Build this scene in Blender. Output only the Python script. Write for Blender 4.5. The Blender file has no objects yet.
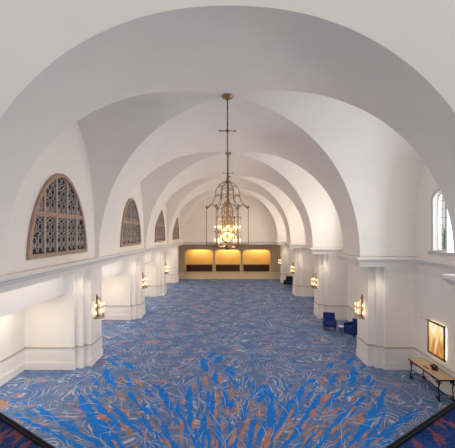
import bpy, bmesh, math, random
from mathutils import Vector, Matrix
random.seed(11)
PI = math.pi
COL = bpy.context.scene.collection

# ------------------------------------------------------------------ materials
def mat(name, col, rough=0.6, metal=0.0, emit=None, estr=0.0, spec=0.3):
    m = bpy.data.materials.new(name); m.use_nodes = True
    b = m.node_tree.nodes['Principled BSDF']
    b.inputs['Base Color'].default_value = (*col, 1)
    b.inputs['Roughness'].default_value = rough
    b.inputs['Metallic'].default_value = metal
    b.inputs['Specular IOR Level'].default_value = spec
    if emit:
        b.inputs['Emission Color'].default_value = (*emit, 1)
        b.inputs['Emission Strength'].default_value = estr
    return m

def noisy(name, c1, c2, scale=4.0, rough=0.6, metal=0.0, stretch=(1, 1, 1), detail=3, bump=0.0):
    m = mat(name, c1, rough, metal)
    nt = m.node_tree; N = nt.nodes; L = nt.links; b = N['Principled BSDF']
    tc = N.new('ShaderNodeTexCoord'); mp = N.new('ShaderNodeMapping'); mp.inputs['Scale'].default_value = stretch
    no = N.new('ShaderNodeTexNoise'); no.inputs['Scale'].default_value = scale; no.inputs['Detail'].default_value = detail
    cr = N.new('ShaderNodeValToRGB')
    cr.color_ramp.elements[0].position = 0.35; cr.color_ramp.elements[0].color = (*c1, 1)
    cr.color_ramp.elements[1].position = 0.65; cr.color_ramp.elements[1].color = (*c2, 1)
    L.new(tc.outputs['Object'], mp.inputs['Vector']); L.new(mp.outputs[0], no.inputs['Vector'])
    L.new(no.outputs['Fac'], cr.inputs['Fac']); L.new(cr.outputs['Color'], b.inputs['Base Color'])
    if bump:
        bp = N.new('ShaderNodeBump'); bp.inputs['Strength'].default_value = bump
        L.new(no.outputs['Fac'], bp.inputs['Height']); L.new(bp.outputs[0], b.inputs['Normal'])
    return m

M = {}
M['plaster'] = noisy('white_plaster', (.87, .83, .785), (.89, .855, .815), 0.8, 0.75)
M['trim'] = noisy('painted_trim', (.79, .765, .735), (.81, .785, .755), 1.2, 0.5)
M['railpaint'] = mat('chair_rail_paint', (.50, .46, .43), 0.5)
M['wood'] = noisy('pink_brown_wood', (.37, .24, .18), (.45, .31, .24), 3, 0.5, stretch=(1, 1, 6))
M['lattice'] = mat('pale_lattice', (.66, .60, .58), 0.5)
M['lattwood'] = noisy('pale_pink_wood', (.46, .34, .29), (.52, .40, .35), 3, 0.5)
M['dark'] = mat('dark_void', (.012, .012, .02), 0.5)
M['bronze'] = mat('bronze', (.21, .15, .115), 0.4, 0.6)
M['brass'] = mat('aged_brass', (.42, .26, .12), 0.35, 0.8)
M['iron'] = mat('black_iron', (.018, .017, .018), 0.45, 0.4)
M['rail'] = mat('black_rail', (.006, .006, .008), 0.3)
M['candle'] = mat('candle_sleeve', (.75, .62, .45), 0.5)
M['bulb'] = mat('warm_bulb', (1, .8, .5), 0.4, emit=(1, .66, .30), estr=3.2)
M['bluefab'] = noisy('royal_blue_upholstery', (.010, .030, .19), (.014, .042, .24), 14, 0.8)
M['navyfab'] = noisy('dark_navy_upholstery', (.008, .012, .035), (.012, .018, .05), 14, 0.8)
M['legwood'] = mat('dark_leg_wood', (.03, .02, .016), 0.4)
M['white'] = mat('white_enamel', (.8, .8, .8), 0.35)
M['tabletop'] = noisy('pale_oak', (.60, .42, .26), (.70, .52, .35), 2.5, 0.35, stretch=(8, 1, 1))
M['frame'] = noisy('walnut_frame', (.16, .075, .04), (.22, .11, .06), 4, 0.4)
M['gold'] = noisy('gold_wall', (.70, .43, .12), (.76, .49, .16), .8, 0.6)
M['brown'] = noisy('taupe_plaster', (.52, .43, .36), (.56, .47, .40), .8, 0.65)
M['desk'] = noisy('dark_mahogany', (.045, .018, .012), (.08, .032, .02), 2, 0.35, stretch=(1, 1, 5))
M['tile'] = noisy('beige_stone', (.42, .40, .37), (.48, .46, .43), 1.2, 0.35)
M['stone'] = mat('grey_stone', (.62, .62, .62), 0.7)
M['leaf'] = noisy('leaf_green', (.10, .22, .05), (.22, .36, .10), 6, 0.7)
M['bark'] = mat('bark', (.16, .11, .07), 0.9)
M['lead'] = mat('lead_came', (.30, .30, .32), 0.5, 0.3)
M['glow'] = mat('backlight_strip', (1, .9, .7), 0.5, emit=(1, .80, .50), estr=4)

def glass_mat():
    m = bpy.data.materials.new('window_glass'); m.use_nodes = True
    nt = m.node_tree; nt.nodes.clear()
    o = nt.nodes.new('ShaderNodeOutputMaterial'); mx = nt.nodes.new('ShaderNodeMixShader')
    t = nt.nodes.new('ShaderNodeBsdfTransparent'); t.inputs[0].default_value = (.95, .97, .97, 1)
    g = nt.nodes.new('ShaderNodeBsdfGlossy'); g.inputs['Roughness'].default_value = 0.05
    mx.inputs[0].default_value = 0.06
    nt.links.new(t.outputs[0], mx.inputs[1]); nt.links.new(g.outputs[0], mx.inputs[2]); nt.links.new(mx.outputs[0], o.inputs[0])
    return m
M['glass'] = glass_mat()

def art_mat():
    m = mat('golden_print', (.8, .5, .2), 0.5)
    nt = m.node_tree; N = nt.nodes; L = nt.links; b = N['Principled BSDF']
    tc = N.new('ShaderNodeTexCoord'); mp = N.new('ShaderNodeMapping'); mp.inputs['Scale'].default_value = (1, 3.2, 1.0)
    no = N.new('ShaderNodeTexNoise'); no.inputs['Scale'].default_value = 2.2; no.inputs['Detail'].default_value = 4
    cr = N.new('ShaderNodeValToRGB'); e = cr.color_ramp.elements
    e[0].position = .30; e[0].color = (.50, .22, .07, 1); e[1].position = .70; e[1].color = (1, .88, .60, 1)
    x = e.new(.5); x.color = (.85, .56, .22, 1)
    sp = N.new('ShaderNodeSeparateXYZ'); ma = N.new('ShaderNodeMath'); ma.operation = 'MULTIPLY_ADD'
    ma.inputs[1].default_value = .42; ma.inputs[2].default_value = 0
    ad = N.new('ShaderNodeMath'); ad.operation = 'ADD'
    L.new(tc.outputs['Object'], mp.inputs['Vector']); L.new(mp.outputs[0], no.inputs['Vector'])
    L.new(tc.outputs['Object'], sp.inputs[0]); L.new(sp.outputs['Z'], ma.inputs[0])
    L.new(no.outputs['Fac'], ad.inputs[0]); L.new(ma.outputs[0], ad.inputs[1])
    L.new(ad.outputs[0], cr.inputs['Fac']); L.new(cr.outputs['Color'], b.inputs['Base Color'])
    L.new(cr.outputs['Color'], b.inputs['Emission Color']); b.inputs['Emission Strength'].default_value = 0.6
    return m
M['art'] = art_mat()

def carpet_mat(name, base_a, base_b, line_a, line_b, fleck, k=6.5, sc=.42, fl=.60, fs=(1.3, (1.0, 2.2, 1))):
    m = mat(name, base_a, 0.95, spec=0.1)
    nt = m.node_tree; N = nt.nodes; L = nt.links; b = N['Principled BSDF']
    tc = N.new('ShaderNodeTexCoord')
    def noise(scale, detail=2, dist=0.0, stretch=None, rot=0.0):
        n = N.new('ShaderNodeTexNoise'); n.inputs['Scale'].default_value = scale
        n.inputs['Detail'].default_value = detail; n.inputs['Distortion'].default_value = dist
        if stretch:
            mp = N.new('ShaderNodeMapping'); mp.inputs['Scale'].default_value = stretch; mp.inputs['Rotation'].default_value = (0, 0, rot)
            L.new(tc.outputs['Object'], mp.inputs['Vector']); L.new(mp.outputs[0], n.inputs['Vector'])
        else:
            L.new(tc.outputs['Object'], n.inputs['Vector'])
        return n.outputs['Fac']
    def math_(op, a, b_=None, c=None):
        n = N.new('ShaderNodeMath'); n.operation = op
        for i, v in enumerate((a, b_, c)):
            if v is None: continue
            if isinstance(v, (int, float)): n.inputs[i].default_value = v
            else: L.new(v, n.inputs[i])
        return n.outputs[0]
    def mapr(v, a, b_, c, d):
        n = N.new('ShaderNodeMapRange'); n.clamp = True
        L.new(v, n.inputs[0])
        for i, q in enumerate((a, b_, c, d)): n.inputs[i + 1].default_value = q
        return n.outputs[0]
    def mix(f, a, b_):
        n = N.new('ShaderNodeMix'); n.data_type = 'RGBA'
        L.new(f, n.inputs['Factor'])
        for s, v in (('A', a), ('B', b_)):
            sock = [i for i in n.inputs if i.name == s and i.type == 'RGBA'][0]
            if isinstance(v, tuple): sock.default_value = (*v, 1)
            else: L.new(v, sock)
        return [o for o in n.outputs if o.type == 'RGBA'][0]
    base = mix(mapr(noise(1.1, 5, .8), .38, .62, 0, 1), base_a, base_b)
    # finer streaks of pile colour
    base = mix(mapr(noise(5.0, 3, 1.5), .55, .72, 0, .55), base, line_b)
    sw = noise(sc, .6, 2.2)
    sw2 = noise(sc * 1.6, .4, 2.8)
    brk = mapr(noise(1.3, 2), .45, .56, 0, 1)
    brk2 = mapr(noise(1.7, 2, .5), .47, .56, 0, 1)
    l1 = math_('ABSOLUTE', math_('SUBTRACT', math_('FRACT', math_('MULTIPLY', sw, k * 2.6)), .5))
    l2 = math_('ABSOLUTE', math_('SUBTRACT', math_('FRACT', math_('MULTIPLY', sw2, k * 2.2)), .5))
    f1 = math_('MULTIPLY', mapr(l1, .05, .13, 1, 0), brk)
    f2 = math_('MULTIPLY', mapr(l2, .06, .14, 1, 0), brk2)
    l3 = math_('ABSOLUTE', math_('SUBTRACT', math_('FRACT', math_('MULTIPLY', sw, k * 5.2)), .5))
    c = mix(math_('MULTIPLY', mapr(l3, .1, .3, 1, 0), .16), base, line_a)
    c = mix(math_('MULTIPLY', f2, .75), c, line_b)
    c = mix(math_('MULTIPLY', f1, .85), c, line_a)
    # rust flecks
    ff = mapr(noise(fs[0], 3, .8, fs[1]), fl, fl + .05, 0, .75)
    c = mix(ff, c, fleck)
    L.new(c, b.inputs['Base Color'])
    return m
M['carpet'] = carpet_mat('swirl_carpet', (.078, .160, .345), (.138, .190, .325), (.52, .56, .68), (.035, .120, .40), (.40, .24, .23))
M['stroke_blue'] = noisy('carpet_bright_blue', (.003, .15, .56), (.008, .19, .66), 5, .95)
M['stroke_orange'] = noisy('carpet_rust_orange', (.35, .165, .115), (.46, .255, .185), 5, .95)
M['stroke_pale'] = mat('carpet_pale_wisp', (.42, .46, .58), .95)
M['stair_carpet'] = carpet_mat('navy_stair_carpet', (.006, .020, .085), (.010, .045, .18), (.10, .13, .26), (.008, .05, .25), (.26, .075, .05), 6, 2.6, .54, (5.0, (2.4, 1.0, 1)))

# ------------------------------------------------------------------ mesh helpers
def box(bm, x0, x1, y0, y1, z0, z1, mi=0):
    vs = [bm.verts.new((x, y, z)) for z in (z0, z1) for x, y in ((x0, y0), (x1, y0), (x1, y1), (x0, y1))]
    for f in ((3, 2, 1, 0), (4, 5, 6, 7), (0, 1, 5, 4), (1, 2, 6, 5), (2, 3, 7, 6), (3, 0, 4, 7)):
        bm.faces.new([vs[i] for i in f]).material_index = mi

def rbox(bm, x0, x1, y0, y1, z0, z1, r=.03, seg=2):
    t = bmesh.new(); box(t, x0, x1, y0, y1, z0, z1)
    bmesh.ops.bevel(t, geom=list(t.edges), offset=r, segments=seg, affect='EDGES', profile=.5)
    merge(bm, t)

def merge(bm, t, mtx=None):
    mp = {}
    for v in t.verts: mp[v] = bm.verts.new(mtx @ v.co if mtx else v.co)
    for f in t.faces:
        nf = bm.faces.new([mp[v] for v in f.verts]); nf.smooth = f.smooth; nf.material_index = f.material_index
    t.free()

def tube(bm, pts, r, n=6, closed=False, cap=True):
    pts = [Vector(p) for p in pts]; m = len(pts)
    rr = r if isinstance(r, (list, tuple)) else [r] * m
    rings = []; up = None
    for i in range(m):
        if closed: t = pts[(i + 1) % m] - pts[i - 1]
        else: t = pts[min(i + 1, m - 1)] - pts[max(i - 1, 0)]
        t.normalize()
        if up is None: up = t.orthogonal().normalized()
        else:
            up = up - t * up.dot(t)
            up = up.normalized() if up.length > 1e-6 else t.orthogonal().normalized()
        s = t.cross(up)
        rings.append([bm.verts.new(pts[i] + (up * math.cos(a) + s * math.sin(a)) * rr[i]) for a in [2 * PI * k / n for k in range(n)]])
    for i in range(m if closed else m - 1):
        a, b = rings[i], rings[(i + 1) % m]
        for k in range(n):
            f = bm.faces.new((a[k], a[(k + 1) % n], b[(k + 1) % n], b[k])); f.smooth = True
    if cap and not closed:
        bm.faces.new(rings[0][::-1]); bm.faces.new(rings[-1])

def lathe(bm, prof, n=16, c=(0, 0, 0)):
    rings = []
    for r, z in prof:
        rings.append([bm.verts.new((c[0] + r * math.cos(2 * PI * k / n), c[1] + r * math.sin(2 * PI * k / n), c[2] + z)) for k in range(n)])
    for a, b in zip(rings, rings[1:]):
        for k in range(n):
            f = bm.faces.new((a[k], a[(k + 1) % n], b[(k + 1) % n], b[k])); f.smooth = True
    bm.faces.new(rings[0][::-1]); bm.faces.new(rings[-1])

def obj(name, bm, m, parent=None, loc=None, fix=True):
    if fix: bmesh.ops.recalc_face_normals(bm, faces=list(bm.faces))
    me = bpy.data.meshes.new(name); bm.to_mesh(me); bm.free()
    for k in (m if isinstance(m, (list, tuple)) else [m]): me.materials.append(M[k])
    o = bpy.data.objects.new(name, me); COL.objects.link(o)
    if parent: o.parent = parent
    if loc: o.location = loc
    return o

def tag(o, label, cat, group=None, kind=None):
    if label: o['label'] = label
    if cat: o['category'] = cat
    if group: o['group'] = group
    if kind: o['kind'] = kind
    return o

def thing(name, label, cat, loc=(0, 0, 0), rz=0, group=None, kind=None):
    o = bpy.data.objects.new(name, None); COL.objects.link(o)
    o.location = loc; o.rotation_euler = (0, 0, rz); o.empty_display_size = .1
    return tag(o, label, cat, group, kind)

def copy_tree(o, parent=None):
    c = o.copy(); COL.objects.link(c)
    if parent: c.parent = parent
    for ch in list(o.children): copy_tree(ch, c)
    return c

# ------------------------------------------------------------------ dimensions
CAM = 5.95
R, Z0, H, NX = 5.622, CAM - .987, 5.613, 2.135       # long barrel of the nave
B, T0, MX = 2.72, CAM - .058, 2.034                  # cross barrels over the bays
TOP = Z0 + H; HT = TOP - T0
YC, S = 10.21, 7.336
NB = 4
WL, WR = 5.80, 8.0
YF, YE = 6.15, 36.0
CB, CT = 4.45, 4.88                                  # cornice bottom and top
bays = [YC + S * k for k in range(NB)]
piers = [YC + S * (k - .5) for k in range(NB + 1)]

def xg(z):
    s = min(max((z - Z0) / H, 0), 1); return R * (1 - s ** NX) ** (1 / NX)
def off(z):
    if z <= T0: return B
    s = min((z - T0) / HT, 1); return B * (1 - s ** MX) ** (1 / MX)
def ztrans(dy):
    return T0 + HT * (1 - min(abs(dy) / B, 1) ** MX) ** (1 / MX)
zs = [CT - .04] + sorted(set([Z0 + H * math.sin(PI / 2 * i / 56) ** (2 / NX) for i in range(57)] +
                        [T0 + HT * math.sin(PI / 2 * i / 40) ** (2 / MX) for i in range(1, 40)] + [T0]))
zs[-1] = TOP

# ------------------------------------------------------------------ ceiling (groin vaults)
bm = bmesh.new()
def strip(f0, f1):
    prev = None
    for z in zs:
        a, b = bm.verts.new(f0(z)), bm.verts.new(f1(z))
        if prev:
            f = bm.faces.new((prev[0], prev[1], b, a)); f.smooth = True
        prev = (a, b)
for s in (-1, 1):
    edges = [YF] + bays + [YE]
    for i in range(NB + 1):
        strip(lambda z, s=s, i=i: (s * xg(z), YF if i == 0 else edges[i] + off(z), z),
              lambda z, s=s, i=i: (s * xg(z), YE if i == NB else edges[i + 1] - off(z), z))
    W = WL if s < 0 else WR
    for yc in bays:
        for t in (-1, 1):
            strip(lambda z, s=s, t=t, yc=yc: (s * xg(z), yc + t * off(z), z),
                  lambda z, W=W, s=s, t=t, yc=yc: (s * (W + .02), yc + t * off(z), z))
tag(obj('ceiling', bm, 'plaster', fix=False), 'white plaster groin vaulted ceiling with round arches along the whole hall', 'ceiling', kind='structure')

# ------------------------------------------------------------------ walls from filled outlines
def fill(loops, place, m, name, thick=None):
    bm = bmesh.new(); es = []
    for lp in loops:
        vs = [bm.verts.new(place(*p)) for p in lp]
        for i in range(len(vs)): es.append(bm.edges.new((vs[i - 1], vs[i])))
    bmesh.ops.triangle_fill(bm, edges=es, use_beauty=True, use_dissolve=False)
    if thick:
        r = bmesh.ops.extrude_face_region(bm, geom=list(bm.faces))
        bmesh.ops.translate(bm, verts=[v for v in r['geom'] if isinstance(v, bmesh.types.BMVert)], vec=thick)
    return obj(name, bm, m)

# front wall with the big arch
arch = [(-xg(z), z) for z in zs[1:]] + [(xg(z), z) for z in zs[::-1][1:-1]]
arch = [(-R, Z0)] + arch[1:]
lp = [(-16, 0)] + [(-R - .6, 0), (-R - .6, CT), (-R, CT)] + arch + [(R, Z0), (R, CT), (R + .6, CT), (R + .6, 0), (16, 0), (16, 14), (-16, 14)]
tag(fill([lp], lambda a, b: (a, YF, b), 'plaster', 'wall_front', (0, -.02, 0)),
    'white wall around the nearest and largest arch', 'wall', kind='structure')

# end wall above the opening at the far end
lp = [(-R, CB)] + arch + [(R, CB)]
tag(fill([lp], lambda a, b: (a, YE, b), 'plaster', 'wall_end', (0, .25, 0)),
    'white lunette end wall under the last arch above the gold-lit openings', 'wall', kind='structure')

# lunette walls left (upper) and the overhang, lintel and recess walls below
def lun_loop(yc, zb, extra=.0):
    n = 40
    return [(yc - B - .02, zb), (yc - B - .02, T0)] + [(yc - B * math.cos(PI * i / n), T0 + (HT) * (math.sin(PI * i / n)) ** (2 / MX) if 0 < i < n else T0) for i in range(n + 1)][1:-1] + [(yc + B + .02, T0), (yc + B + .02, zb)]
def lun_loop2(yc, zb):
    zz = [z for z in zs if z >= T0]
    return [(yc - B, zb)] + [(yc - off(z), z) for z in zz] + [(yc + off(z), z) for z in zz[::-1][1:]] + [(yc + B, zb)]

bm = bmesh.new()
LX, LZ, RX = 7.2, 3.25, 8.87
box(bm, -LX - .3, -LX, YF, YE, LZ, CB)                  # lintel above the side openings
box(bm, -RX - .1, -LX - .3, YF, YE, LZ, LZ + .3)        # low ceiling in the recess
box(bm, -LX - .2, -R + .02, YF, YE, CB, CB + .12)       # overhang soffit
box(bm, -RX - .25, -RX, YF, YE, 0, LZ + .3)             # recess back wall
for yc in bays:
    t = bmesh.new()
    vs = [t.verts.new((-WL, a, b)) for a, b in lun_loop2(yc, CB + .1)]
    f = t.faces.new(vs); r = bmesh.ops.extrude_face_region(t, geom=[f])
    bmesh.ops.translate(t, verts=[v for v in r['geom'] if isinstance(v, bmesh.types.BMVert)], vec=(-.25, 0, 0))
    merge(bm, t)
tag(obj('wall_left', bm, 'plaster'), 'white left wall with flush lunettes over a long lintel and side recesses', 'wall', kind='structure')

# right wall with lancet window holes
LAN_W, LAN_G, LAN_B, LAN_T = .73, .10, CAM - .73, CAM + 1.58
def lancets(yc):
    tot = 4 * LAN_W + 3 * LAN_G
    return [yc - tot / 2 + i * (LAN_W + LAN_G) for i in range(4)]
def lan_loop(y0, ins=0.0, n=14):
    r = LAN_W / 2 - ins; c = y0 + LAN_W / 2; zc = LAN_T - LAN_W / 2
    return [(c - r, LAN_B + ins)] + [(c - r * math.cos(PI * i / n), zc + r * math.sin(PI * i / n)) for i in range(n + 1)] + [(c + r, LAN_B + ins)]
bm = bmesh.new()
box(bm, WR, WR + .35, YF, YE, 0, CB + .1)
for k, yc in enumerate(bays):
    t = bmesh.new(); es = []
    loops = [lun_loop2(yc, CB + .1)] + [lan_loop(y) for y in lancets(yc)]
    for lp in loops:
        vs = [t.verts.new((WR, a, b)) for a, b in lp]
        for i in range(len(vs)): es.append(t.edges.new((vs[i - 1], vs[i])))
    bmesh.ops.triangle_fill(t, edges=es, use_beauty=True)
    r = bmesh.ops.extrude_face_region(t, geom=list(t.faces))
    bmesh.ops.translate(t, verts=[v for v in r['geom'] if isinstance(v, bmesh.types.BMVert)], vec=(.35, 0, 0))
    merge(bm, t)
tag(obj('wall_right', bm, 'plaster'), 'white right wall set back behind the piers with arched windows high up', 'wall', kind='structure')

# ------------------------------------------------------------------ pillars
STEPS = ((6.73, .89), (6.43, .74), (6.15, .55))
side = {-1: RX, 1: WR}
def pillar(s, y, label):
    bm = bmesh.new(); far = side[s]
    def bx(x0, x1, hw, z0, z1): box(bm, min(s * x0, s * x1), max(s * x0, s * x1), max(y - hw, YF + .03), y + hw if y < 35 else min(y + hw, YE + .3), z0, z1)
    for x, hw in STEPS: bx(x, far + .02, hw, 0, CB + .02)
    if s > 0: bx(R, WR + .02, S / 2 - B, CB, CT + .02)
    o = obj('pillar', bm, 'plaster')
    tag(o, label, 'pillar', kind='structure')
    # skirting: tall plinth and chair rail, following the steps
    bm = bmesh.new()
    for x, hw in STEPS:
        bx(x - .045, far + .02, hw + .045, 0, .30)
        bx(x - .03, far + .02, hw + .03, .30, .36)
        bx(x - .02, far + .02, hw + .02, .36, .92)
    obj('plinth', bm, 'plaster', o)
    bm = bmesh.new()
    for x, hw in STEPS: bx(x - .05, far + .02, hw + .05, .92, .975)
    obj('chair_rail', bm, 'railpaint', o)
    if s > 0:
        bm = bmesh.new(); bx(6.73 - .03, WR + .02, .92, 4.19, CB); bx(6.73 - .05, WR + .02, .95, 4.30, CB + .01)
        obj('frieze', bm, 'trim', o)
    return o
ordn = ['nearest', 'second', 'third', 'fourth', 'farthest']
for k, y in enumerate(piers):
    pillar(-1, y, ['white stepped pillar beside the camera under the left end of the nearest arch', 'white stepped pillar on the left below the first latticed window', 'white stepped pillar on the left between the first and second lattice windows',
                   'white stepped pillar on the left between the second and third lattice windows', 'last white pillar on the left, beside the gold-lit openings'][k])
    pillar(1, y, ['white pillar at the right edge, before the console table bay', 'white stepped pillar on the right beside the console table', 'white stepped pillar on the right behind the two blue armchairs',
                  'third white pillar on the right, without chairs in front', 'last white pillar on the right, behind the dark armchair'][k])

# ------------------------------------------------------------------ cornices
PROF = [(-.03, CB), (.03, CB), (.03, CB + .09), (.06, CB + .10), (.06, CB + .17), (.10, CB + .20), (.13, CB + .26), (.19, CB + .31), (.20, CB + .33), (.20, CB + .40), (.17, CT), (-.03, CT)]
def sweep(bm, path, prof, inward):
    """path: plan points; inward: plan offset sign of the moulding (+1 left of travel)"""
    n = len(path); rings = []
    P = [Vector(p) for p in path]
    for i in range(n):
        d0 = (P[i] - P[i - 1]).normalized() if i > 0 else (P[1] - P[0]).normalized()
        d1 = (P[i + 1] - P[i]).normalized() if i < n - 1 else d0
        n0 = Vector((-d0.y, d0.x)) * inward; n1 = Vector((-d1.y, d1.x)) * inward
        m = (n0 + n1); m = m / max(m.dot(n0), 1e-3) if m.length > 1e-3 else n0
        rings.append([bm.verts.new((P[i].x + m.x * o, P[i].y + m.y * o, z)) for o, z in prof])
    k = len(prof)
    for a, b in zip(rings, rings[1:]):
        for j in range(k): bm.faces.new((a[j], a[(j + 1) % k], b[(j + 1) % k], b[j]))
    bm.faces.new(rings[0]); bm.faces.new(rings[-1][::-1])
bm = bmesh.new()
sweep(bm, [(-R, YF), (-R, YE)], PROF, -1)
tag(obj('trim_1', bm, 'trim'), 'long straight grey cornice under the lattice windows on the left', 'cornice', kind='structure')
bm = bmesh.new(); hw = S / 2 - B
path = [(R, YF)]
for k, y in enumerate(piers):
    if k > 0: path += [(WR, y - hw), (R, y - hw)]
    if k < NB: path += [(R, y + hw), (WR, y + hw)]
path += [(R, YE)]
sweep(bm, path, PROF, 1)
tag(obj('trim_2', bm, 'trim'), 'grey cornice folding around the pillars and bays on the right', 'cornice', kind='structure')
bm = bmesh.new(); sweep(bm, [(-R, YE), (R, YE)], PROF, -1)
tag(obj('trim_3', bm, 'trim'), 'straight grey cornice across the far end wall', 'cornice', kind='structure')
bm = bmesh.new()
for y0, y1 in zip(piers, piers[1:]):
    box(bm, WR - .03, WR + .01, y0 + .85, y1 - .85, 4.19, CB); box(bm, WR - .05, WR + .01, y0 + .85, y1 - .85, 4.30, CB + .01)
tag(obj('trim_4', bm, 'trim'), 'grey frieze band under the cornice on the right wall', 'frieze', kind='structure')

def skirt(name, s, label):
    bm = bmesh.new(); X = side[s]
    for y0, y1 in zip(piers, piers[1:]):
        y0 += .85; y1 -= .85
        def bx(t, z0, z1, mi=0): box(bm, min(s * (X - t), s * (X + .02)), max(s * (X - t), s * (X + .02)), y0, y1, z0, z1, mi)
        bx(.045, 0, .30); bx(.03, .30, .36); bx(.02, .36, .92); bx(.05, .92, .975, 1)
    tag(obj(name, bm, ['plaster', 'railpaint']), label, 'baseboard', kind='structure')
skirt('baseboard_left', -1, 'white wainscot with grey rail along the left recesses')
skirt('baseboard_right', 1, 'white wainscot with grey rail along the right wall behind the console table')

# ------------------------------------------------------------------ lattice windows on the left
def grille_window(yc, label, idx):
    root = thing('window_%d' % idx, label, 'window', (-WL, yc + .1, CAM - .80), kind='structure')
    HWD, HG, EX = 1.76, 2.80, 1.85
    def hwz(z, hw=HWD, h=HG): return hw * max(0, 1 - (z / h) ** EX) ** (1 / EX)
    def outline(hw, h, zb, n=40):
        pts = []
        for i in range(n + 1):
            a = PI * i / n
            c, s_ = math.cos(a), math.sin(a)
            pts.append((-math.copysign(abs(c) ** (2 / EX), c) * hw, zb + (h - zb) * s_ ** (2 / EX)))
        return pts
    fw = .14
    bm = bmesh.new()
    o = outline(HWD, HG, 0); i_ = outline(HWD - fw, HG - fw, fw)
    n = len(o)
    fr = [[bm.verts.new((x, y, z)) for (y, z) in lst] for x, lst in ((.0, o), (.09, o), (.09, i_), (.0, i_))]
    for a, b in ((0, 1), (1, 2), (2, 3)):
        for k in range(n):
            k2 = (k + 1) % n
            bm.faces.new((fr[a][k], fr[a][k2], fr[b][k2], fr[b][k]))
    obj('frame', bm, 'wood', root)
    bm = bmesh.new(); vs = [bm.verts.new((.008, y, z)) for y, z in outline(HWD - .05, HG - .05, .03)]
    f = bm.faces.new(vs); r = bmesh.ops.extrude_face_region(bm, geom=[f])
    bmesh.ops.translate(bm, verts=[v for v in r['geom'] if isinstance(v, bmesh.types.BMVert)], vec=(.006, 0, 0))
    obj('backing', bm, 'dark', root)
    tz = 1.36
    bm = bmesh.new(); w = hwz(tz + .07) - .03; box(bm, .0, .075, -w, w, tz - .07, tz + .07); obj('transom', bm, 'wood', root)
    cw = 2 * (HWD - fw) / 5
    for j in range(1, 5):
        y = -HWD + fw + j * cw
        h = HG * (1 - (abs(y) / HWD) ** EX) ** (1 / EX) - .06
        bm = bmesh.new(); box(bm, .0, .065, y - .04, y + .04, fw * .5, h); obj('mullion', bm, 'lattwood', root)
    # lattice: two columns of rings per panel joined by curved crosses
    bm = bmesh.new()
    def inside(y, z): return z > fw and z < HG and abs(y) < hwz(z, HWD - .09, HG - .09)
    def seg(y0, z0, y1, z1, w=.0075):
        if not (inside(y0, z0) and inside(y1, z1)): return
        d = Vector((y1 - y0, z1 - z0)).normalized(); p = Vector((-d.y, d.x)) * w
        a = [bm.verts.new((x, yy, zz)) for x in (.014, .034) for yy, zz in ((y0 - p.x, z0 - p.y), (y1 - p.x, z1 - p.y), (y1 + p.x, z1 + p.y), (y0 + p.x, z0 + p.y))]
        for q in ((4, 5, 6, 7), (0, 1, 5, 4), (2, 3, 7, 6)): bm.faces.new([a[t] for t in q])
    pw = (cw - .10) / 2
    for j in range(5):
        yb = -HWD + fw + j * cw + .05
        for c in range(2):
            cy = yb + pw * (c + .5)
            z = fw + .09; row = 0
            while z < HG:
                pts = [(cy + pw * .40 * math.cos(a), z + pw * .40 * math.sin(a)) for a in [2 * PI * (q + .5) / 8 for q in range(8)]]
                for q in range(8): seg(*pts[q - 1], *pts[q])
                zt = z + pw * .40; zn = zt + (.20 if row % 3 else .09)
                e = pw * .5
                seg(cy - e, zt, cy + e, zn); seg(cy + e, zt, cy - e, zn)
                z = zn + pw * .40; row += 1
    obj('lattice', bm, 'lattice', root)
for k, yc in enumerate(bays):
    grille_window(yc, ['nearest and largest arched wooden lattice window on the left wall', 'second arched wooden lattice window on the left wall',
                       'third arched wooden lattice window on the left wall', 'farthest arched wooden lattice window on the left wall'][k], k + 1)

# ------------------------------------------------------------------ glazed lancets on the right
n_win = 5
for k, yc in enumerate(bays):
    for j, y0 in enumerate(lancets(yc)):
        if k > 0 and j != 3: continue
        root = thing('window_%d' % n_win, ['arched leaded window high in the right wall above the console table, light %d from the near side' % (j + 1),
                     'arched leaded window high on the right wall in bay %d' % (k + 1)][k > 0], 'window', (0, 0, 0), kind='structure'); n_win += 1
        c = y0 + LAN_W / 2
        for nm, i0, i1, x0, x1, m in (('surround', -.045, .0, WR - .03, WR + .02, 'stone'), ('casing', .0, .05, WR + .20, WR + .26, 'white')):
            bm = bmesh.new(); a = lan_loop(y0, i0); b = lan_loop(y0, i1); n = len(a)
            fr = [[bm.verts.new((x, y, z)) for y, z in lst] for x, lst in ((x1, a), (x0, a), (x0, b), (x1, b))]
            for p in range(3):
                for q in range(n):
                    bm.faces.new((fr[p][q], fr[p][(q + 1) % n], fr[p + 1][(q + 1) % n], fr[p + 1][q]))
            obj(nm, bm, m, root)
        bm = bmesh.new(); bm.faces.new([bm.verts.new((WR + .23, y, z)) for y, z in lan_loop(y0, .02)]); obj('pane', bm, 'glass', root)
        bm = bmesh.new()
        z = LAN_B + .3
        while z < LAN_T - .2:
            box(bm, WR + .215, WR + .235, y0 + .03, y0 + LAN_W - .03, z - .012, z + .012); z += .33
        for yy in (c - .12, c + .12): box(bm, WR + .215, WR + .235, yy - .01, yy + .01, LAN_B, LAN_T - .1)
        obj('glazing_bar', bm, 'lead', root)
    bm = bmesh.new(); l = lancets(yc)
    box(bm, WR - .10, WR + .02, l[0] - .12, l[3] + LAN_W + .12, LAN_B - .13, LAN_B - .01)
    tag(obj('trim_%d' % (5 + k), bm, 'stone'), 'grey stone sill under the arched windows of right bay %d' % (k + 1), 'window sill', kind='structure')

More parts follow.
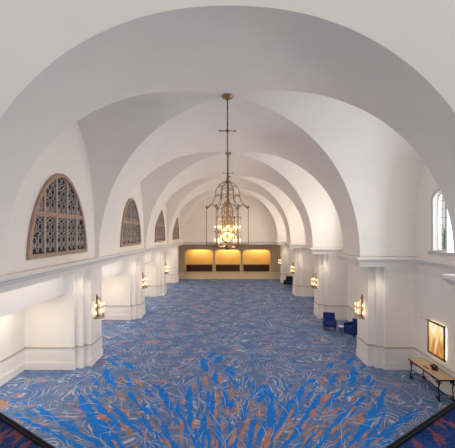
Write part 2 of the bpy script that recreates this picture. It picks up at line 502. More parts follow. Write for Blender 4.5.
# tree outside the nearest arched windows
t = thing('tree', 'green tree glimpsed through the arched window at the right edge', 'tree', (15.5, 21.8, 0))
bm = bmesh.new(); tube(bm, [(0, 0, 0), (.05, .05, 2), (0, .1, 4.2), (.1, 0, 5.6)], [.22, .18, .14, .06], 8)
for a in range(6): tube(bm, [(0, .1, 3.6 + .2 * a), (.9 * math.cos(a), .9 * math.sin(a), 4.6 + .25 * a)], [.08, .03], 6)
obj('trunk', bm, 'bark', t)
bm = bmesh.new(); rn = random.Random(4)
for i in range(1600):
    u = Vector((rn.gauss(0, 1), rn.gauss(0, 1), rn.gauss(0, 1))).normalized() * (rn.random() ** .4)
    p = Vector((u.x * 1.7, u.y * 1.5, 5.0 + u.z * 1.25)); q = Matrix.Rotation(rn.random() * 6, 3, u) @ Vector((.13, 0, 0)); w = q.cross(Vector((rn.random(), 1, .3))).normalized() * .06
    bm.faces.new([bm.verts.new(p + v) for v in (-q, w, q, -w)])
obj('foliage', bm, 'leaf', t, fix=False)

# ------------------------------------------------------------------ floor: swirl carpet with a burst of strokes woven in
bm = bmesh.new(); rs = random.Random(5)
vs = [bm.verts.new(p) for p in ((-9.2, -3, 0), (9.2, -3, 0), (9.2, 38, 0), (-9.2, 38, 0))]; bm.faces.new(vs)
CX, CY = 0.0, 5.9
def stroke(r, phi, L, w, mi, z, tilt=0.0, bend=0.0):
    c = Vector((CX + r * math.sin(phi), CY + r * math.cos(phi)))
    a = phi + tilt
    d = Vector((math.sin(a), math.cos(a))); p = Vector((d.y, -d.x))
    n = rs.randint(5, 8); lt = []; rt = []
    sk = rs.uniform(-.6, .6)
    for i in range(n + 1):
        t = i / n
        env = (math.sin(PI * min(max(t, .04), .97)) ** .55) * rs.uniform(.55, 1.15)
        q = c + d * ((t - .5) * L) + p * (bend * (t - .5) ** 2 * L)
        lt.append(q + p * (w * env * (1 + sk) / 2) + d * rs.uniform(-.25, .25) * L / n)
        rt.append(q - p * (w * env * (1 - sk) / 2) + d * rs.uniform(-.25, .25) * L / n)
    v1 = [bm.verts.new((q.x, q.y, z)) for q in lt]; v2 = [bm.verts.new((q.x, q.y, z)) for q in rt]
    for i in range(n):
        f = bm.faces.new((v1[i], v1[i + 1], v2[i + 1], v2[i])); f.material_index = mi
def wisp(r, phi, L, w, z):
    c = Vector((CX + r * math.sin(phi), CY + r * math.cos(phi))); a = phi + rs.uniform(-.5, .5)
    k = rs.uniform(-1.6, 1.6); pts = []; q = c.copy()
    n = 12
    for i in range(n + 1):
        pts.append((q.copy(), a)); q += Vector((math.sin(a), math.cos(a))) * L / n; a += k / n
    pv = None
    for i, (q, a) in enumerate(pts):
        p = Vector((math.cos(a), -math.sin(a))) * w * math.sin(PI * (i + .3) / (n + .6))
        v = (bm.verts.new((q.x + p.x, q.y + p.y, z)), bm.verts.new((q.x - p.x, q.y - p.y, z)))
        if pv:
            f = bm.faces.new((pv[0], pv[1], v[1], v[0])); f.material_index = 3
        pv = v
# main strokes of the woven design: start x, y, end x, y and width measured in the photograph, laid out on the carpet
def ground(px, py):
    d = 300 * CAM / (py - 232); return Vector(((px - 229.5) / 300 * d, d))
cnt = [0]
def drawn(x0, y0, x1, y1, w, mi):
    a, b = Vector((x0, y0)), Vector((x1, y1)); d = b - a
    if d.length < w * .9:
        c = (a + b) / 2; u = (c - Vector((229.5, 470))).normalized(); a, b = c - u * w * .55, c + u * w * .55; d = b - a
    L = d.length; u = d / L; p = Vector((-u.y, u.x)); g_ = .35 if mi == 1 else .7; a = a - u * w * g_; b = b + u * w * g_; L = (b - a).length
    n = max(4, int(L / 2.2)); lt = []; rt = []
    for i in range(n + 1):
        t = i / n; e = w / 2 * (math.sin(PI * min(max(t, .05), .95)) ** .5)
        q = a + (b - a) * t
        lt.append(q + p * e * rs.uniform(.35, 1.4) + u * rs.uniform(-.6, .6) * L / n)
        rt.append(q - p * e * rs.uniform(.35, 1.4) + u * rs.uniform(-.6, .6) * L / n)
    cnt[0] += 1; z = (.0018 if mi == 1 else .0030) + cnt[0] * 3e-6
    g = [[bm.verts.new((*ground(q.x, min(max(q.y, 240), 520)), z)) for q in l] for l in (lt, rt)]
    for i in range(n): bm.faces.new((g[0][i], g[0][i + 1], g[1][i + 1], g[1][i])).material_index = mi
BLUE = {(90, 340, 3.79): [(60,125,85,165,30),(65,70,100,95,12),(85,60,115,75,10),(130,85,165,105,15),(20,150,30,165,8),(265,190,295,240,28),(295,240,325,300,25),(378,190,375,265,24),(375,265,385,330,20),(420,170,418,215,10),(410,145,412,170,8),(430,85,440,100,22),(215,190,240,215,12),(140,145,150,170,15),(155,210,225,280,25),(190,290,230,340,20),(0,215,110,330,22),(0,290,110,400,40),(100,270,190,350,22),(180,340,250,405,25),(270,310,300,370,20),(330,250,345,300,15),(440,300,440,400,14),(400,340,405,400,14),(410,260,410,300,10),(300,380,330,415,22),(360,330,370,400,16),(60,190,90,210,12),(10,150,30,170,12),(60,370,120,430,24),(235,250,262,300,14),(230,165,262,182,12)],
 (200, 340, 3.79): [(110,105,120,150,24),(60,130,65,165,22),(5,95,25,80,18),(40,65,55,50,12),(60,85,85,60,16),(135,185,150,165,14),(175,130,172,155,12),(195,60,200,62,8),(245,190,230,220,30),(262,190,270,240,24),(270,240,265,330,30),(195,215,235,180,16),(200,185,210,170,10),(30,200,30,260,18),(50,200,45,300,14),(95,170,95,260,16),(115,230,105,300,16),(180,230,160,300,16),(385,190,365,235,26),(345,235,320,290,22),(320,290,290,350,20),(310,240,300,260,12),(440,170,420,210,10),(10,300,10,400,20),(75,300,70,420,20),(140,330,135,410,16),(210,290,190,370,18),(245,310,225,390,16),(285,350,270,415,18),(440,230,400,290,14),(400,290,330,400,20),(375,250,355,290,14),(450,210,440,240,18),(30,330,34,420,16),(110,360,104,420,16),(190,380,180,430,16),(400,165,410,160,12),(360,330,310,415,14),(130,95,138,78,10)],
 (300, 340, 3.79): [(203,115,193,165,30),(125,90,105,100,16),(155,65,175,60,10),(180,90,200,70,12),(130,140,120,165,20),(265,140,250,165,14),(245,100,230,110,8),(325,185,315,195,8),(312,212,270,300,34),(270,300,225,360,26),(225,360,190,405,22),(250,215,180,270,12),(180,270,100,350,14),(440,275,340,340,22),(340,340,240,405,18),(75,225,40,270,20),(40,270,0,330,18),(150,200,100,250,14),(60,150,20,160,12),(45,195,30,215,12),(160,310,100,370,16),(100,370,60,410,16),(210,260,190,290,10),(325,270,300,320,12),(300,320,250,380,12),(370,330,300,390,10),(215,185,170,215,12),(140,400,190,350,12),(20,400,70,340,14),(285,150,262,180,8)],
 (0, 350, 4.136): [(335,200,385,280,30),(385,280,415,350,28),(150,240,245,295,22),(245,295,330,345,22),(330,345,420,395,20),(65,265,140,310,16),(140,310,220,345,18),(220,345,290,385,16),(110,250,150,270,10),(45,210,70,220,8),(385,120,395,140,12),(350,285,440,340,14),(400,225,440,250,14),(380,170,420,190,12),(95,215,115,225,10),(440,90,455,120,22),(320,165,330,175,10),(300,385,360,420,14)]}
RUST = {(90, 340, 3.79): [(125,145,132,155,16),(180,157,190,163,20),(440,152,440,160,16),(110,200,130,230,16),(180,220,190,240,18),(70,228,80,235,12),(35,290,70,300,22),(135,270,150,290,12),(120,320,160,360,22),(183,278,190,288,12),(200,350,225,385,16),(345,310,350,350,18),(308,275,314,290,8),(238,318,248,335,14),(365,360,370,400,14),(290,380,300,400,14),(88,385,100,400,16),(346,378,352,395,12),(66,255,76,268,14),(390,310,390,330,14),(165,395,180,410,14),(440,380,442,400,12),(260,300,266,320,10)],
 (200, 340, 3.79): [(22,150,22,162,18),(75,140,75,150,16),(52,115,52,125,10),(65,212,65,228,20),(60,272,60,290,16),(120,190,118,215,20),(141,248,138,265,22),(105,262,105,280,18),(120,275,120,295,14),(85,315,84,335,20),(197,238,192,252,16),(232,262,222,275,26),(182,308,170,340,26),(132,345,115,390,26),(262,350,250,395,30),(158,355,152,378,18),(218,322,210,340,16),(350,270,335,300,14),(312,335,285,380,22),(398,312,390,328,12),(434,268,424,282,20),(420,325,400,360,16),(445,332,436,350,14),(288,382,280,400,16),(212,368,206,385,16),(65,385,64,400,14),(166,205,164,216,12),(30,300,30,330,12),(48,370,46,400,14),(236,385,232,410,14),(350,345,330,375,14)],
 (300, 340, 3.79): [(95,150,85,160,16),(155,143,145,156,14),(100,213,88,228,24),(160,208,150,222,14),(204,218,196,230,14),(145,265,120,285,12),(205,260,190,270,14),(228,284,205,300,20),(150,325,120,350,18),(78,350,55,375,18),(170,350,140,380,12),(254,354,240,368,12),(234,302,222,316,18),(310,370,270,395,12),(24,314,16,326,14),(48,268,40,280,12),(205,395,190,408,14),(95,272,85,286,14),(262,240,250,250,10),(30,370,15,390,14),(185,300,172,314,10)],
 (0, 350, 4.136): [(2,213,16,222,25),(70,290,90,300,14),(412,272,438,288,18),(330,330,350,345,10),(430,235,445,243,12)]}
for tab, mi in ((BLUE, 1), (RUST, 2)):
    for (ox, oy, k), rows in tab.items():
        for x0, y0, x1, y1, w_ in rows: drawn(ox + x0 / k, oy + y0 / k, ox + x1 / k, oy + y1 / k, w_ / k * (1.32 if mi == 1 else .85), mi)
zc = .001
def pick(rmax, p):
    while True:
        phi = rs.uniform(-1.2, 1.2); r = 2.0 + (rmax - 2.0) * rs.random() ** p
        if abs(r * math.sin(phi)) < 7.6: return r, phi
for i in range(150):
    r, phi = pick(6.3, 1.0)
    g = 1 - .45 * (r - 2) / 6.3
    stroke(r, phi, rs.uniform(.4, 1.1) * g, rs.uniform(.05, .13) * g, 1, zc + i * 4e-6, rs.gauss(0, .10), rs.uniform(-.3, .3))
for i in range(25):
    r, phi = pick(5.8, 1.0)
    stroke(r, phi, rs.uniform(.15, .40), rs.uniform(.05, .11), 2, .0016 + i * 1e-6, rs.gauss(0, .15))
for i in range(230):
    r, phi = pick(8.0, .8)
    wisp(r, phi, rs.uniform(.4, 1.2), rs.uniform(.006, .013), .0040 + i * 3e-6)
bmesh.ops.recalc_face_normals(bm, faces=list(bm.faces))
for f in bm.faces:
    if f.normal.z < 0: f.normal_flip()
tag(obj('floor', bm, ['carpet', 'stroke_blue', 'stroke_orange', 'stroke_pale'], fix=False), 'blue swirl carpet with bright blue and rust strokes bursting across the hall floor', 'floor', kind='structure')
bm = bmesh.new(); box(bm, -9.2, 9.2, 38, 49, -.1, .002)
tag(obj('floor_far', bm, 'tile'), 'beige stone floor strip before the gold-lit openings', 'floor', kind='structure')

# ------------------------------------------------------------------ far room with three arched openings
bm = bmesh.new(); YB = 45.0
box(bm, -9.2, 9.2, YE + .2, 49, CB, CB + .2)
tag(obj('ceiling_far', bm, 'brown'), 'low taupe ceiling of the far lobby', 'ceiling', kind='structure')
bm = bmesh.new(); box(bm, -9.2, -9.0, YE, 49, 0, CB); box(bm, 9.0, 9.2, YE, 49, 0, CB)
box(bm, -9.0, -6.9, YE + .3, YE + .5, 0, CB); box(bm, 6.9, 9.0, YE + .3, YE + .5, 0, CB)
tag(obj('wall_far_sides', bm, 'plaster'), 'pale side walls of the far lobby', 'wall', kind='structure')
def aloop(x0, x1, zt, r=.8, n=8):
    zt2 = zt
    p = [(x0, 0.0)] + [(x0 + r - r * math.cos(PI / 2 * i / n), zt - .55 + .55 * math.sin(PI / 2 * i / n)) for i in range(n + 1)]
    return p + [(x0 + x1 - a, b) for a, b in p[::-1]]
ops = [(-6.65, -2.48), (-2.20, 1.68), (1.98, 6.15)]
lp = [(-9.0, 0)]
for x0, x1 in ops: lp += aloop(x0, x1, 3.28)
lp += [(9.0, 0), (9.0, CB), (-9.0, CB)]
tag(fill([lp], lambda a, b: (a, YB, b), 'brown', 'wall_far', (0, .4, 0)), 'taupe wall with three wide flat-arched openings at the far end', 'wall', kind='structure')
bm = bmesh.new(); box(bm, -9.0, 9.0, 47.6, 47.8, 0, CB)
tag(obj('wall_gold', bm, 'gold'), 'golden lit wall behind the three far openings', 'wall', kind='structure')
for i, (x0, x1) in enumerate(ops):
    t = thing('reception_desk', ['dark wooden desk in the left of the three gold openings', 'dark wooden desk in the middle gold opening', 'dark wooden desk in the right of the three gold openings'][i],
              'desk', ((x0 + x1) / 2, 45.75, 0.002), group='desks in the far openings')
    w = (x1 - x0) / 2 - .12
    bm = bmesh.new(); box(bm, -w, w, -.35, .35, 0, .92); obj('body', bm, 'desk', t)
    bm = bmesh.new(); rbox(bm, -w - .05, w + .05, -.42, .42, .92, .98, .015); obj('top', bm, 'desk', t)
    for j in range(5):
        bm = bmesh.new(); a = -w + .08 + j * (2 * w - .06) / 5; box(bm, a, a + (2 * w) / 5 - .12, -.37, -.34, .12, .82); obj('panel', bm, 'desk', t)

# ------------------------------------------------------------------ chandeliers
def chandelier():
    root = thing('chandelier', '', 'chandelier', (0, 0, 0))
    top = TOP - CAM + .0
    def zr(v): return v  # heights relative to the eye line
    bm = bmesh.new(); lathe(bm, [(.04, top + .02), (.20, top + .0), (.20, top - .05), (.12, top - .09), (.04, top - .14)], 20); obj('ceiling_canopy', bm, 'brass', root)
    bm = bmesh.new(); tube(bm, [(0, 0, top - .1), (0, 0, 1.70)], .020, 8)
    z = top - .4
    while z > 1.9: lathe(bm, [(.01, z + .03), (.032, z), (.01, z - .03)], 8); z -= .28
    obj('rod', bm, 'bronze', root)
    bm = bmesh.new(); tube(bm, [(-.26, 0, 3.44), (.26, 0, 3.44)], .018, 8); tube(bm, [(0, -.26, 3.44), (0, .26, 3.44)], .018, 8)
    lathe(bm, [(.02, 3.50), (.06, 3.46), (.06, 3.42), (.02, 3.38)], 10)
    for sx, sy in ((1, 0), (-1, 0), (0, 1), (0, -1)): lathe(bm, [(.005, .04), (.03, 0), (.005, -.04)], 8, (sx * .27, sy * .27, 3.44))
    obj('crossbar', bm, 'bronze', root)
    bm = bmesh.new(); lathe(bm, [(.02, 1.86), (.05, 1.82), (.03, 1.76), (.10, 1.72), (.10, 1.68), (.02, 1.64)], 12); obj('hub', bm, 'bronze', root)
    prof = [(.05, 1.72), (.16, 1.69), (.28, 1.60), (.37, 1.47), (.415, 1.32), (.42, 1.18), (.45, 1.07), (.51, .98), (.60, .90), (.67, .84), (.70, .80), (.71, .74), (.71, -.50)]
    for a in range(6):
        an = PI / 3 * a; ca, sa = math.cos(an), math.sin(an)
        bm = bmesh.new(); tube(bm, [(r * ca, r * sa, z) for r, z in prof], .011, 6)
        lathe(bm, [(.004, .07), (.03, .04), (.035, .01), (.004, -.03)], 8, (.71 * ca, .71 * sa, .83))
        obj('rib', bm, 'bronze', root)
    def scallop(r, z, amp, rad=.010, up=True):
        bm = bmesh.new(); pts = []
        for a in range(6):
            for q in range(8):
                t = q / 8; an0, an1 = PI / 3 * a, PI / 3 * (a + 1)
                x = r * (math.cos(an0) * (1 - t) + math.cos(an1) * t); y = r * (math.sin(an0) * (1 - t) + math.sin(an1) * t)
                pts.append((x, y, z + (amp if up else -amp) * math.sin(PI * t)))
        tube(bm, pts, rad, 5, closed=True); return bm
    for r, z, am in ((.36, 1.49, .07), (.42, 1.18, .08), (.70, .78, .14)): obj('hoop', scallop(r, z, am), 'bronze', root)
    for r, z in ((.71, -.50), (.71, -.40)): obj('hoop', scallop(r, z, 0, .010), 'bronze', root)
    bm = bmesh.new()
    for a in range(6):
        an = PI / 3 * a; tube(bm, [(.70 * math.cos(an), .70 * math.sin(an), -.50), (0, 0, -.50)], .012, 5)
    lathe(bm, [(.01, -.36), (.06, -.42), (.09, -.48), (.05, -.55), (.01, -.62)], 12); obj('finial', bm, 'bronze', root)
    bm = bmesh.new(); tube(bm, [(0, 0, 1.68), (0, 0, -.50)], .024, 8)
    for z in (1.2, .9, .55, .2, -.1, -.35): lathe(bm, [(.02, z + .06), (.06, z + .02), (.06, z - .02), (.02, z - .06)], 10)
    # scrolled inner body
    for a in range(8):
        an = PI / 4 * a + .2; pts = []
        for q in range(15):
            t = q / 14; rr = .07 + .15 * math.sin(PI * t) * (1 + .35 * math.sin(3 * PI * t)); pts.append((rr * math.cos(an), rr * math.sin(an), 1.05 - 1.45 * t))
        tube(bm, pts, .011, 5)
    obj('stem', bm, 'brass', root)
    for zt, rr, n in ((.02, .43, 8), (.02, .22, 4), (-.43, .43, 8), (-.43, .22, 4)):
        for a in range(n):
            an = 2 * PI * a / n + (.2 if rr < .3 else .0); ca, sa = math.cos(an), math.sin(an)
            bm = bmesh.new()
            tube(bm, [(q * ca, q * sa, zt + h) for q, h in ((.02, .02), (rr * .35, -.06), (rr * .75, -.07), (rr, -.02))], .009, 5)
            lathe(bm, [(.006, -.03), (.035, -.01), (.035, .0), (.012, .01)], 8, (rr * ca, rr * sa, zt))
            arm = obj('candle_arm', bm, 'brass', root)
            bm = bmesh.new(); lathe(bm, [(.013, .0), (.013, .11)], 8, (rr * ca, rr * sa, zt)); obj('candle', bm, 'candle', arm)
            bm = bmesh.new(); lathe(bm, [(.006, .11), (.018, .135), (.021, .155), (.012, .185), (.003, .205)], 8, (rr * ca, rr * sa, zt)); obj('bulb', bm, 'bulb', arm)
    return root
ch = chandelier()
chl = ['nearest and largest bronze cage chandelier with two tiers of lit candles', 'second bronze cage chandelier, hanging just behind the nearest one',
       'third bronze cage chandelier down the hall, mostly hidden by the first two', 'farthest bronze cage chandelier, before the end wall']
for k, yc in enumerate(bays):
    o = ch if k == 0 else copy_tree(ch)
    o.location = (-.07, yc, CAM); o['label'] = chl[k]; o['group'] = 'cage chandeliers in a line down the hall'

# ------------------------------------------------------------------ wall sconces
def sconce():
    root = thing('wall_sconce', '', 'wall lamp')
    # local: back on x=0, projecting to +x ; z from 0 to 1.1
    bm = bmesh.new()
    pts = [(-.10, 0), (.10, 0), (.10, .35), (.08, .75), (.055, 1.0), (.0, 1.10), (-.055, 1.0), (-.08, .75), (-.10, .35)]
    vs = [bm.verts.new((.0, y, z)) for y, z in pts]; f = bm.faces.new(vs)
    r = bmesh.ops.extrude_face_region(bm, geom=[f]); bmesh.ops.translate(bm, verts=[v for v in r['geom'] if isinstance(v, bmesh.types.BMVert)], vec=(.04, 0, 0))
    obj('backplate', bm, 'bronze', root)
    def arc(z, r, n=12): return [(.03 + r * math.sin(PI * i / n), -r * math.cos(PI * i / n), z) for i in range(n + 1)]
    bm = bmesh.new(); tube(bm, arc(.04, .30), .016, 6); tube(bm, arc(.12, .30), .012, 6)
    for i in range(1, 12, 2):
        a, b = arc(.04, .30)[i], arc(.12, .30)[i]; tube(bm, [a, b], .010, 5)
    for i in range(0, 13, 3): tube(bm, [arc(.04, .30)[i], (.03, 0, .04)], .010, 5)
    obj('gallery', bm, 'bronze', root)
    for an in (-1.0, 0, 1.0):
        ca, sa = math.cos(an), math.sin(an); bm = bmesh.new()
        tube(bm, [(.03 + .30 * ca, .30 * sa, .04), (.03 + .30 * ca, .30 * sa, .50), (.03 + .27 * ca, .27 * sa, .62), (.03 + .17 * ca, .17 * sa, .72), (.04 + .12 * ca, .12 * sa, .84), (.05, .03 * sa, .93)], .009, 5)
        obj('cage_bar', bm, 'brass', root)
    bm = bmesh.new()
    for q in (.08,): tube(bm, [(.05 + q * (1 - math.cos(t)), 0, .88 + q * math.sin(t)) for t in [i * .45 for i in range(11)]], .012, 5)
    obj('scroll', bm, 'bronze', root)
    for z in (.16, .50):
        for an in (-1.4, -.5, .5, 1.4):
            x, y = .05 + .25 * math.cos(an), .25 * math.sin(an)
            bm = bmesh.new(); tube(bm, [(.03, 0, z - .02), (.5 * (x + .03), .5 * y, z - .06), (x, y, z)], .009, 5); lathe(bm, [(.008, -.02), (.035, .0), (.012, .012)], 8, (x, y, z))
            arm = obj('candle_arm', bm, 'brass', root)
            bm = bmesh.new(); lathe(bm, [(.014, 0), (.014, .07)], 8, (x, y, z)); obj('candle', bm, 'candle', arm)
            bm = bmesh.new(); lathe(bm, [(.008, .07), (.026, .10), (.030, .125), (.018, .165), (.004, .195)], 8, (x, y, z)); obj('bulb', bm, 'bulb', arm)
    return root
sc0 = sconce(); first = True
scl = {(-1, 1): 'lit bronze wall sconce on the left pillar below the nearest lattice window', (-1, 2): 'lit bronze wall sconce on the second left pillar in view',
       (-1, 3): 'lit bronze wall sconce on the third left pillar in view',
       (1, 1): 'lit bronze wall sconce on the right pillar beside the console table', (1, 2): 'lit bronze wall sconce on the right pillar behind the blue armchairs',
       (1, 3): 'lit bronze wall sconce on the third right pillar in view', (1, 4): 'farthest lit wall sconce on the right, near the gold openings'}
lamp_pts = []
for s in (-1, 1):
    for k in range(1, 4 if s < 0 else 5):
        o = sc0 if first else copy_tree(sc0); first = False
        y = piers[k] if k < 4 else piers[k] - .12
        o.location = (s * 6.15, y, 1.98); o.rotation_euler = (0, 0, 0 if s < 0 else PI)
        o['label'] = scl[(s, k)]; o['group'] = 'bronze wall sconces on the pillars'
        lamp_pts.append((s * 5.80, y, 2.42))

# small wall plates
bm = bmesh.new(); rbox(bm, 0, .015, -.06, .06, -.09, .09, .006)
tag(obj('switch_plate', bm, 'white', loc=(-6.128, piers[1] + .1, 1.18)), 'small white plate under the sconce on the nearest left pillar', 'wall plate')
for i, y in enumerate((12.50, 12.22)):
    bm = bmesh.new(); lathe(bm, [(.02, 0), (.02, .012), (.012, .018)], 12)
    o = obj('wall_hook', bm, 'iron', loc=(WR, y, 2.40 - .02 * i)); o.rotation_euler = (0, -PI / 2, 0)
    tag(o, ['small dark wall knob farther from the framed picture', 'small dark wall knob closer to the framed picture'][i], 'hook', 'small knobs beside the picture')

# ------------------------------------------------------------------ backlit picture
t = thing('framed_picture', 'backlit golden picture in a dark wooden frame above the console table', 'picture', (WR, 11.50, 1.82))
fy, fz, fw = .48, .65, .065
bm = bmesh.new()
for y0, y1, z0, z1 in ((-fy, fy, fz - fw, fz), (-fy, fy, -fz, -fz + fw), (-fy, -fy + fw, -fz, fz), (fy - fw, fy, -fz, fz)): box(bm, -.10, -.05, y0, y1, z0, z1)
obj('frame', bm, 'frame', t)
bm = bmesh.new(); box(bm, -.085, -.055, -fy + .02, fy - .02, -fz + .02, fz - .02); obj('print', bm, 'art', t)
bm = bmesh.new(); box(bm, -.05, -.002, -fy + .05, fy - .05, -fz + .05, fz - .05); obj('light_box', bm, 'glow', t)

# ------------------------------------------------------------------ console table
t = thing('console_table', 'long console table with pale wooden top and scrolled black iron legs by the right wall', 'table', (7.62, 11.37, .004))
LY, DX, TH = .88, .30, .775
bm = bmesh.new(); rbox(bm, -DX, DX, -LY, LY, TH - .035, TH, .008); obj('top', bm, 'tabletop', t)
bm = bmesh.new()
for x0, x1, y0, y1 in ((-DX - .012, -DX, -LY - .012, LY + .012), (DX, DX + .012, -LY - .012, LY + .012), (-DX, DX, -LY - .012, -LY), (-DX, DX, LY, LY + .012)): box(bm, x0, x1, y0, y1, TH - .05, TH + .002)
obj('edge_band', bm, 'iron', t)
def spiral(c, r0, turns, a0, plane, n=18, sgn=1):
    out = []
    for i in range(n + 1):
        q = i / n; a = a0 + sgn * turns * 2 * PI * q; r = r0 * (1 - .75 * q)
        out.append((c[0] + plane[0] * r * math.cos(a), c[1] + plane[1] * r * math.cos(a), c[2] + r * math.sin(a)))
    return out
for sx in (-1, 1):
    for sy in (-1, 1):
        bm = bmesh.new(); x, y = sx * (DX - .05), sy * (LY - .06)
        tube(bm, [(x, y, TH - .04), (x, y + sy * .02, .62), (x, y - sy * .03, .48), (x, y - sy * .02, .30), (x, y + sy * .01, .16), (x, y + sy * .02, .03), (x, y + sy * .02, 0)], [.022, .026, .022, .018, .02, .03, .035], 8)
        tube(bm, spiral((x, y - sy * .085, .085), .085, 1.3, 0 if sy > 0 else 0, (0, sy), sgn=-1), .014, 6)
        tube(bm, spiral((x, y - sy * .08, TH - .13), .075, 1.2, 0, (0, sy)), .014, 6)
        tube(bm, spiral((x - sx * .07, y, TH - .12), .065, 1.2, 0, (sx, 0)), .012, 6)
        obj('leg', bm, 'iron', t)
for sx in (-1, 1):
    bm = bmesh.new(); pts = []
    for i in range(17):
        q = i / 16; pts.append((sx * (DX - .05), (q * 2 - 1) * (LY - .06), .52 + .20 * math.sin(PI * q) ** .6))
    tube(bm, pts, .013, 6); obj('brace', bm, 'iron', t)
bm = bmesh.new()
for sy in (-1, 1): tube(bm, [(-DX + .05, sy * (LY - .06), .17), (0, sy * (LY - .16), .20), (DX - .05, sy * (LY - .06), .17)], .013, 6)
tube(bm, [(0, -LY + .16, .20), (0, 0, .25), (0, LY - .16, .20)], .014, 6); obj('stretcher', bm, 'iron', t)
# knot sculpture and tray on the table
bm = bmesh.new(); pts = []
for i in range(60):
    a = 2 * PI * i / 60; pts.append(((.10 + .035 * math.cos(1.5 * a * 2)) * math.cos(2 * a) * .8, (.10 + .035 * math.cos(3 * a)) * math.sin(2 * a), .115 + .075 * math.sin(3 * a)))
tube(bm, pts, .024, 8, closed=True)
o = obj('knot_sculpture', bm, 'iron', loc=(7.66, 11.22, TH + .012)); tag(o, 'small dark knotted sculpture standing on the console table', 'sculpture')
o.location.z = TH + .012 - min(v.co.z for v in o.data.vertices)
bm = bmesh.new(); rbox(bm, -.02, .02, -.15, .15, 0, .02, .006)
tag(obj('remote_control', bm, 'iron', loc=(7.50, 11.45, TH + .005)), 'slim dark bar lying on the console table beside the sculpture', 'ornament')
bpy.data.objects['remote_control'].name = 'slim_bar'

# ------------------------------------------------------------------ armchairs and the little table
def armchair(fab, label, loc, rz, skirt=False):
    root = thing('armchair', label, 'armchair', loc, rz)
    lz = .05 if skirt else .24
    bm = bmesh.new(); rbox(bm, -.28, .28, -.32, .30, .30, .47, .045, 3); obj('seat', bm, fab, root)
    bm = bmesh.new(); rbox(bm, -.35, .35, -.30, .34, lz, .31, .02); obj('base', bm, fab, root)
    bm = bmesh.new(); tb = bmesh.new(); rbox(tb, -.35, .35, .26, .40, .28, .95 if not skirt else .82, .05, 3)
    for v in tb.verts: v.co.y += (v.co.z - .28) * .16
    merge(bm, tb); obj('backrest', bm, fab, root)
    for s in (-1, 1):
        bm = bmesh.new(); a, b = sorted((s * .38, s * .28)); rbox(bm, a, b, -.33, .36, lz, .62, .035, 3); obj('arm', bm, fab, root)
        for y in (-.28, .30):
            bm = bmesh.new(); tube(bm, [(s * .31, y, lz + .02), (s * .33, y * 1.05, 0)], [.028, .018], 8); obj('leg', bm, 'legwood', root)
    return root
armchair('bluefab', 'royal blue armchair with tall back, left of the small white table', (6.08, 18.25, .004), -.25)
armchair('bluefab', 'low royal blue armchair between the small white table and the right pillar', (7.15, 17.45, .004), -1.15, True)
armchair('navyfab', 'dark navy armchair far down the hall by the last right pillars', (6.38, 32.6, .004), -.5).scale = (1.1, 1.1, 1.15)
t = thing('side_table', 'small white-topped side table between the two blue armchairs', 'table', (6.46, 17.38, .004))
bm = bmesh.new(); lathe(bm, [(.15, .47), (.16, .48), (.16, .50), (.15, .51)], 20); obj('top', bm, 'white', t)
for a in range(3):
    bm = bmesh.new(); an = a * 2 * PI / 3 + .3; tube(bm, [(.05 * math.cos(an), .05 * math.sin(an), .475), (.06 * math.cos(an), .06 * math.sin(an), .25), (.19 * math.cos(an), .19 * math.sin(an), 0)], .016, 6); obj('leg', bm, 'legwood', t)

# ------------------------------------------------------------------ balcony edges in the bottom corners
def at(px, py, z):
    d = (CAM - z) * 300 / (py - 232); return Vector(((px - 229.5) / 300 * d, d, z))
ZB = 4.40
def balcony(s, q1, q2, label, lab2):
    p1, p2 = at(*q1, ZB + .022), at(*q2, ZB + .022)
    d = (p2 - p1) / abs(p2.x - p1.x)
    a = p1 - d * (6.2 - abs(p1.x)); b = p2 + d * abs(p2.x)
    bm = bmesh.new()
    pl = [(a.x, a.y), (b.x, b.y), (b.x, -2.5), (a.x, -2.5)]
    lo = [bm.verts.new((x, y, ZB - .35)) for x, y in pl]; hi = [bm.verts.new((x, y, ZB)) for x, y in pl]
    bm.faces.new(lo); bm.faces.new(hi)
    for i in range(4): bm.faces.new((lo[i - 1], lo[i], hi[i], hi[i - 1]))
    tag(obj('balcony_floor', bm, 'stair_carpet'), label, 'balcony', kind='structure')
    n = Vector((-d.y, d.x, 0)).normalized()
    if n.y > 0: n = -n
    root = thing('balcony_rail', lab2, 'handrail', (p1.x, p1.y, ZB + .001))
    def loc(v): return v - Vector((p1.x, p1.y, ZB + .001))
    for k, (o_, dz) in enumerate(((0, 0), (.018, -.004))):
        bm = bmesh.new(); tube(bm, [loc(a + n * o_ + Vector((0, 0, dz))), loc(b + n * o_ + Vector((0, 0, dz)))], .0085, 10); obj('rail_bar', bm, 'rail', root)
    bm = bmesh.new()
    v = [loc(q + n * o_ + Vector((0, 0, dz))) for o_ in (-.004, .022) for q, dz in ((a, -.021), (b, -.021), (b, -.008), (a, -.008))]
    v = [bm.verts.new(q) for q in v]
    for f in ((0, 1, 2, 3), (7, 6, 5, 4), (0, 4, 5, 1), (1, 5, 6, 2), (2, 6, 7, 3), (3, 7, 4, 0)): bm.faces.new([v[i] for i in f])
    obj('curb', bm, 'rail', root)
balcony(-1, (0, 413.5), (57, 450.5), 'navy and rust balcony carpet in the bottom left corner', 'black double rail along the balcony edge in the bottom left corner')
balcony(1, (455, 402), (384, 450), 'navy and rust balcony carpet in the bottom right corner', 'black double rail along the balcony edge in the bottom right corner')

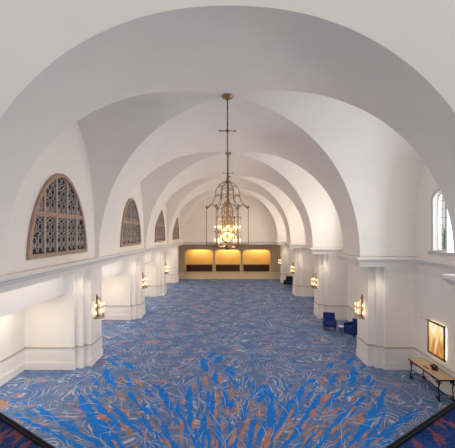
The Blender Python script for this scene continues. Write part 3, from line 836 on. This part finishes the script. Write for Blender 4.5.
# ------------------------------------------------------------------ lights
def light(kind, loc, energy, col, rot=None, **kw):
    l = bpy.data.lights.new('lamp_' + kind.lower(), kind); l.energy = energy; l.color = col
    for k, v in kw.items(): setattr(l, k, v)
    o = bpy.data.objects.new('lamp_' + kind.lower(), l); COL.objects.link(o); o.location = loc
    if rot: o.rotation_euler = rot
    return o
WARM = (1, .70, .42); DAY = (.94, .95, .97)
for k, yc in enumerate(bays):                                    # daylight through the arched windows
    light('AREA', (WR + .6, yc - (.55 if k == 0 else 0), CAM + .5), (520, 380, 330, 300)[k], (DAY, (.97, .94, .90), (1, .92, .83), (1, .90, .78))[k], (0, PI / 2, 0), shape='RECTANGLE', size=2.4, size_y=2.2 if k == 0 else 3.2)
    light('POINT', (-.07, yc, CAM - .05), (110, 200, 290, 340)[k], WARM, shadow_soft_size=.12)  # chandelier candles
for x, y, z in lamp_pts: light('POINT', (x, y, z), 9, WARM, shadow_soft_size=.06)
for k, y in enumerate(piers):                                    # downlights in the soffits by the pillars
    for s in (-1, 1):
        if k: light('SPOT', (s * 6.32, y - 1.05, CB - .03), 60, (1, .84, .62), (0, 0, 0), spot_size=1.5, spot_blend=.9, shadow_soft_size=.15)
for yc in bays:                                                  # lamps in the low ceilings of the left recesses
    light('AREA', (-8.0, yc, LZ - .02), 65, (1, .86, .66), (0, 0, 0), shape='RECTANGLE', size=.5, size_y=3.5)
for yc in bays:                                                  # added fill lights under the overhang, no fixture, to brighten the shaded lintel
    light('AREA', (-6.35, yc, CB - .02), 24, (1, .93, .85), (0, 0, 0), shape='RECTANGLE', size=.5, size_y=4.6)
for x in (-4.6, 0, 4.6):
    light('AREA', (x, 46.6, 3.9), 110, (1, .80, .50), (.5, 0, 0), shape='RECTANGLE', size=3, size_y=.4)
    light('AREA', (x, 41, CB - .02), 55, (1, .86, .66), (0, 0, 0), shape='RECTANGLE', size=2, size_y=2)

w = bpy.data.worlds.new('World'); bpy.context.scene.world = w; w.use_nodes = True
bg = w.node_tree.nodes['Background']; bg.inputs[0].default_value = (.98, .97, .96, 1); bg.inputs[1].default_value = .66

# ------------------------------------------------------------------ camera
cd = bpy.data.cameras.new('camera'); cam = bpy.data.objects.new('camera', cd); COL.objects.link(cam)
cam.location = (0, 0, CAM); cam.rotation_euler = (PI / 2, 0, 0)
cd.sensor_fit = 'HORIZONTAL'; cd.sensor_width = 36; cd.lens = 300 / 455 * 36
cd.shift_x = -2 / 455; cd.shift_y = 8 / 455; cd.clip_end = 200
sc = bpy.context.scene; sc.camera = cam
sc.view_settings.view_transform = 'Standard'; sc.view_settings.look = 'None'
sc.view_settings.exposure = 0.12; sc.view_settings.gamma = 1.0; sc.view_settings.use_curve_mapping = False
sc.cycles.max_bounces = 10; sc.cycles.diffuse_bounces = 8; sc.cycles.use_denoising = True
sc.cycles.sample_clamp_indirect = 6
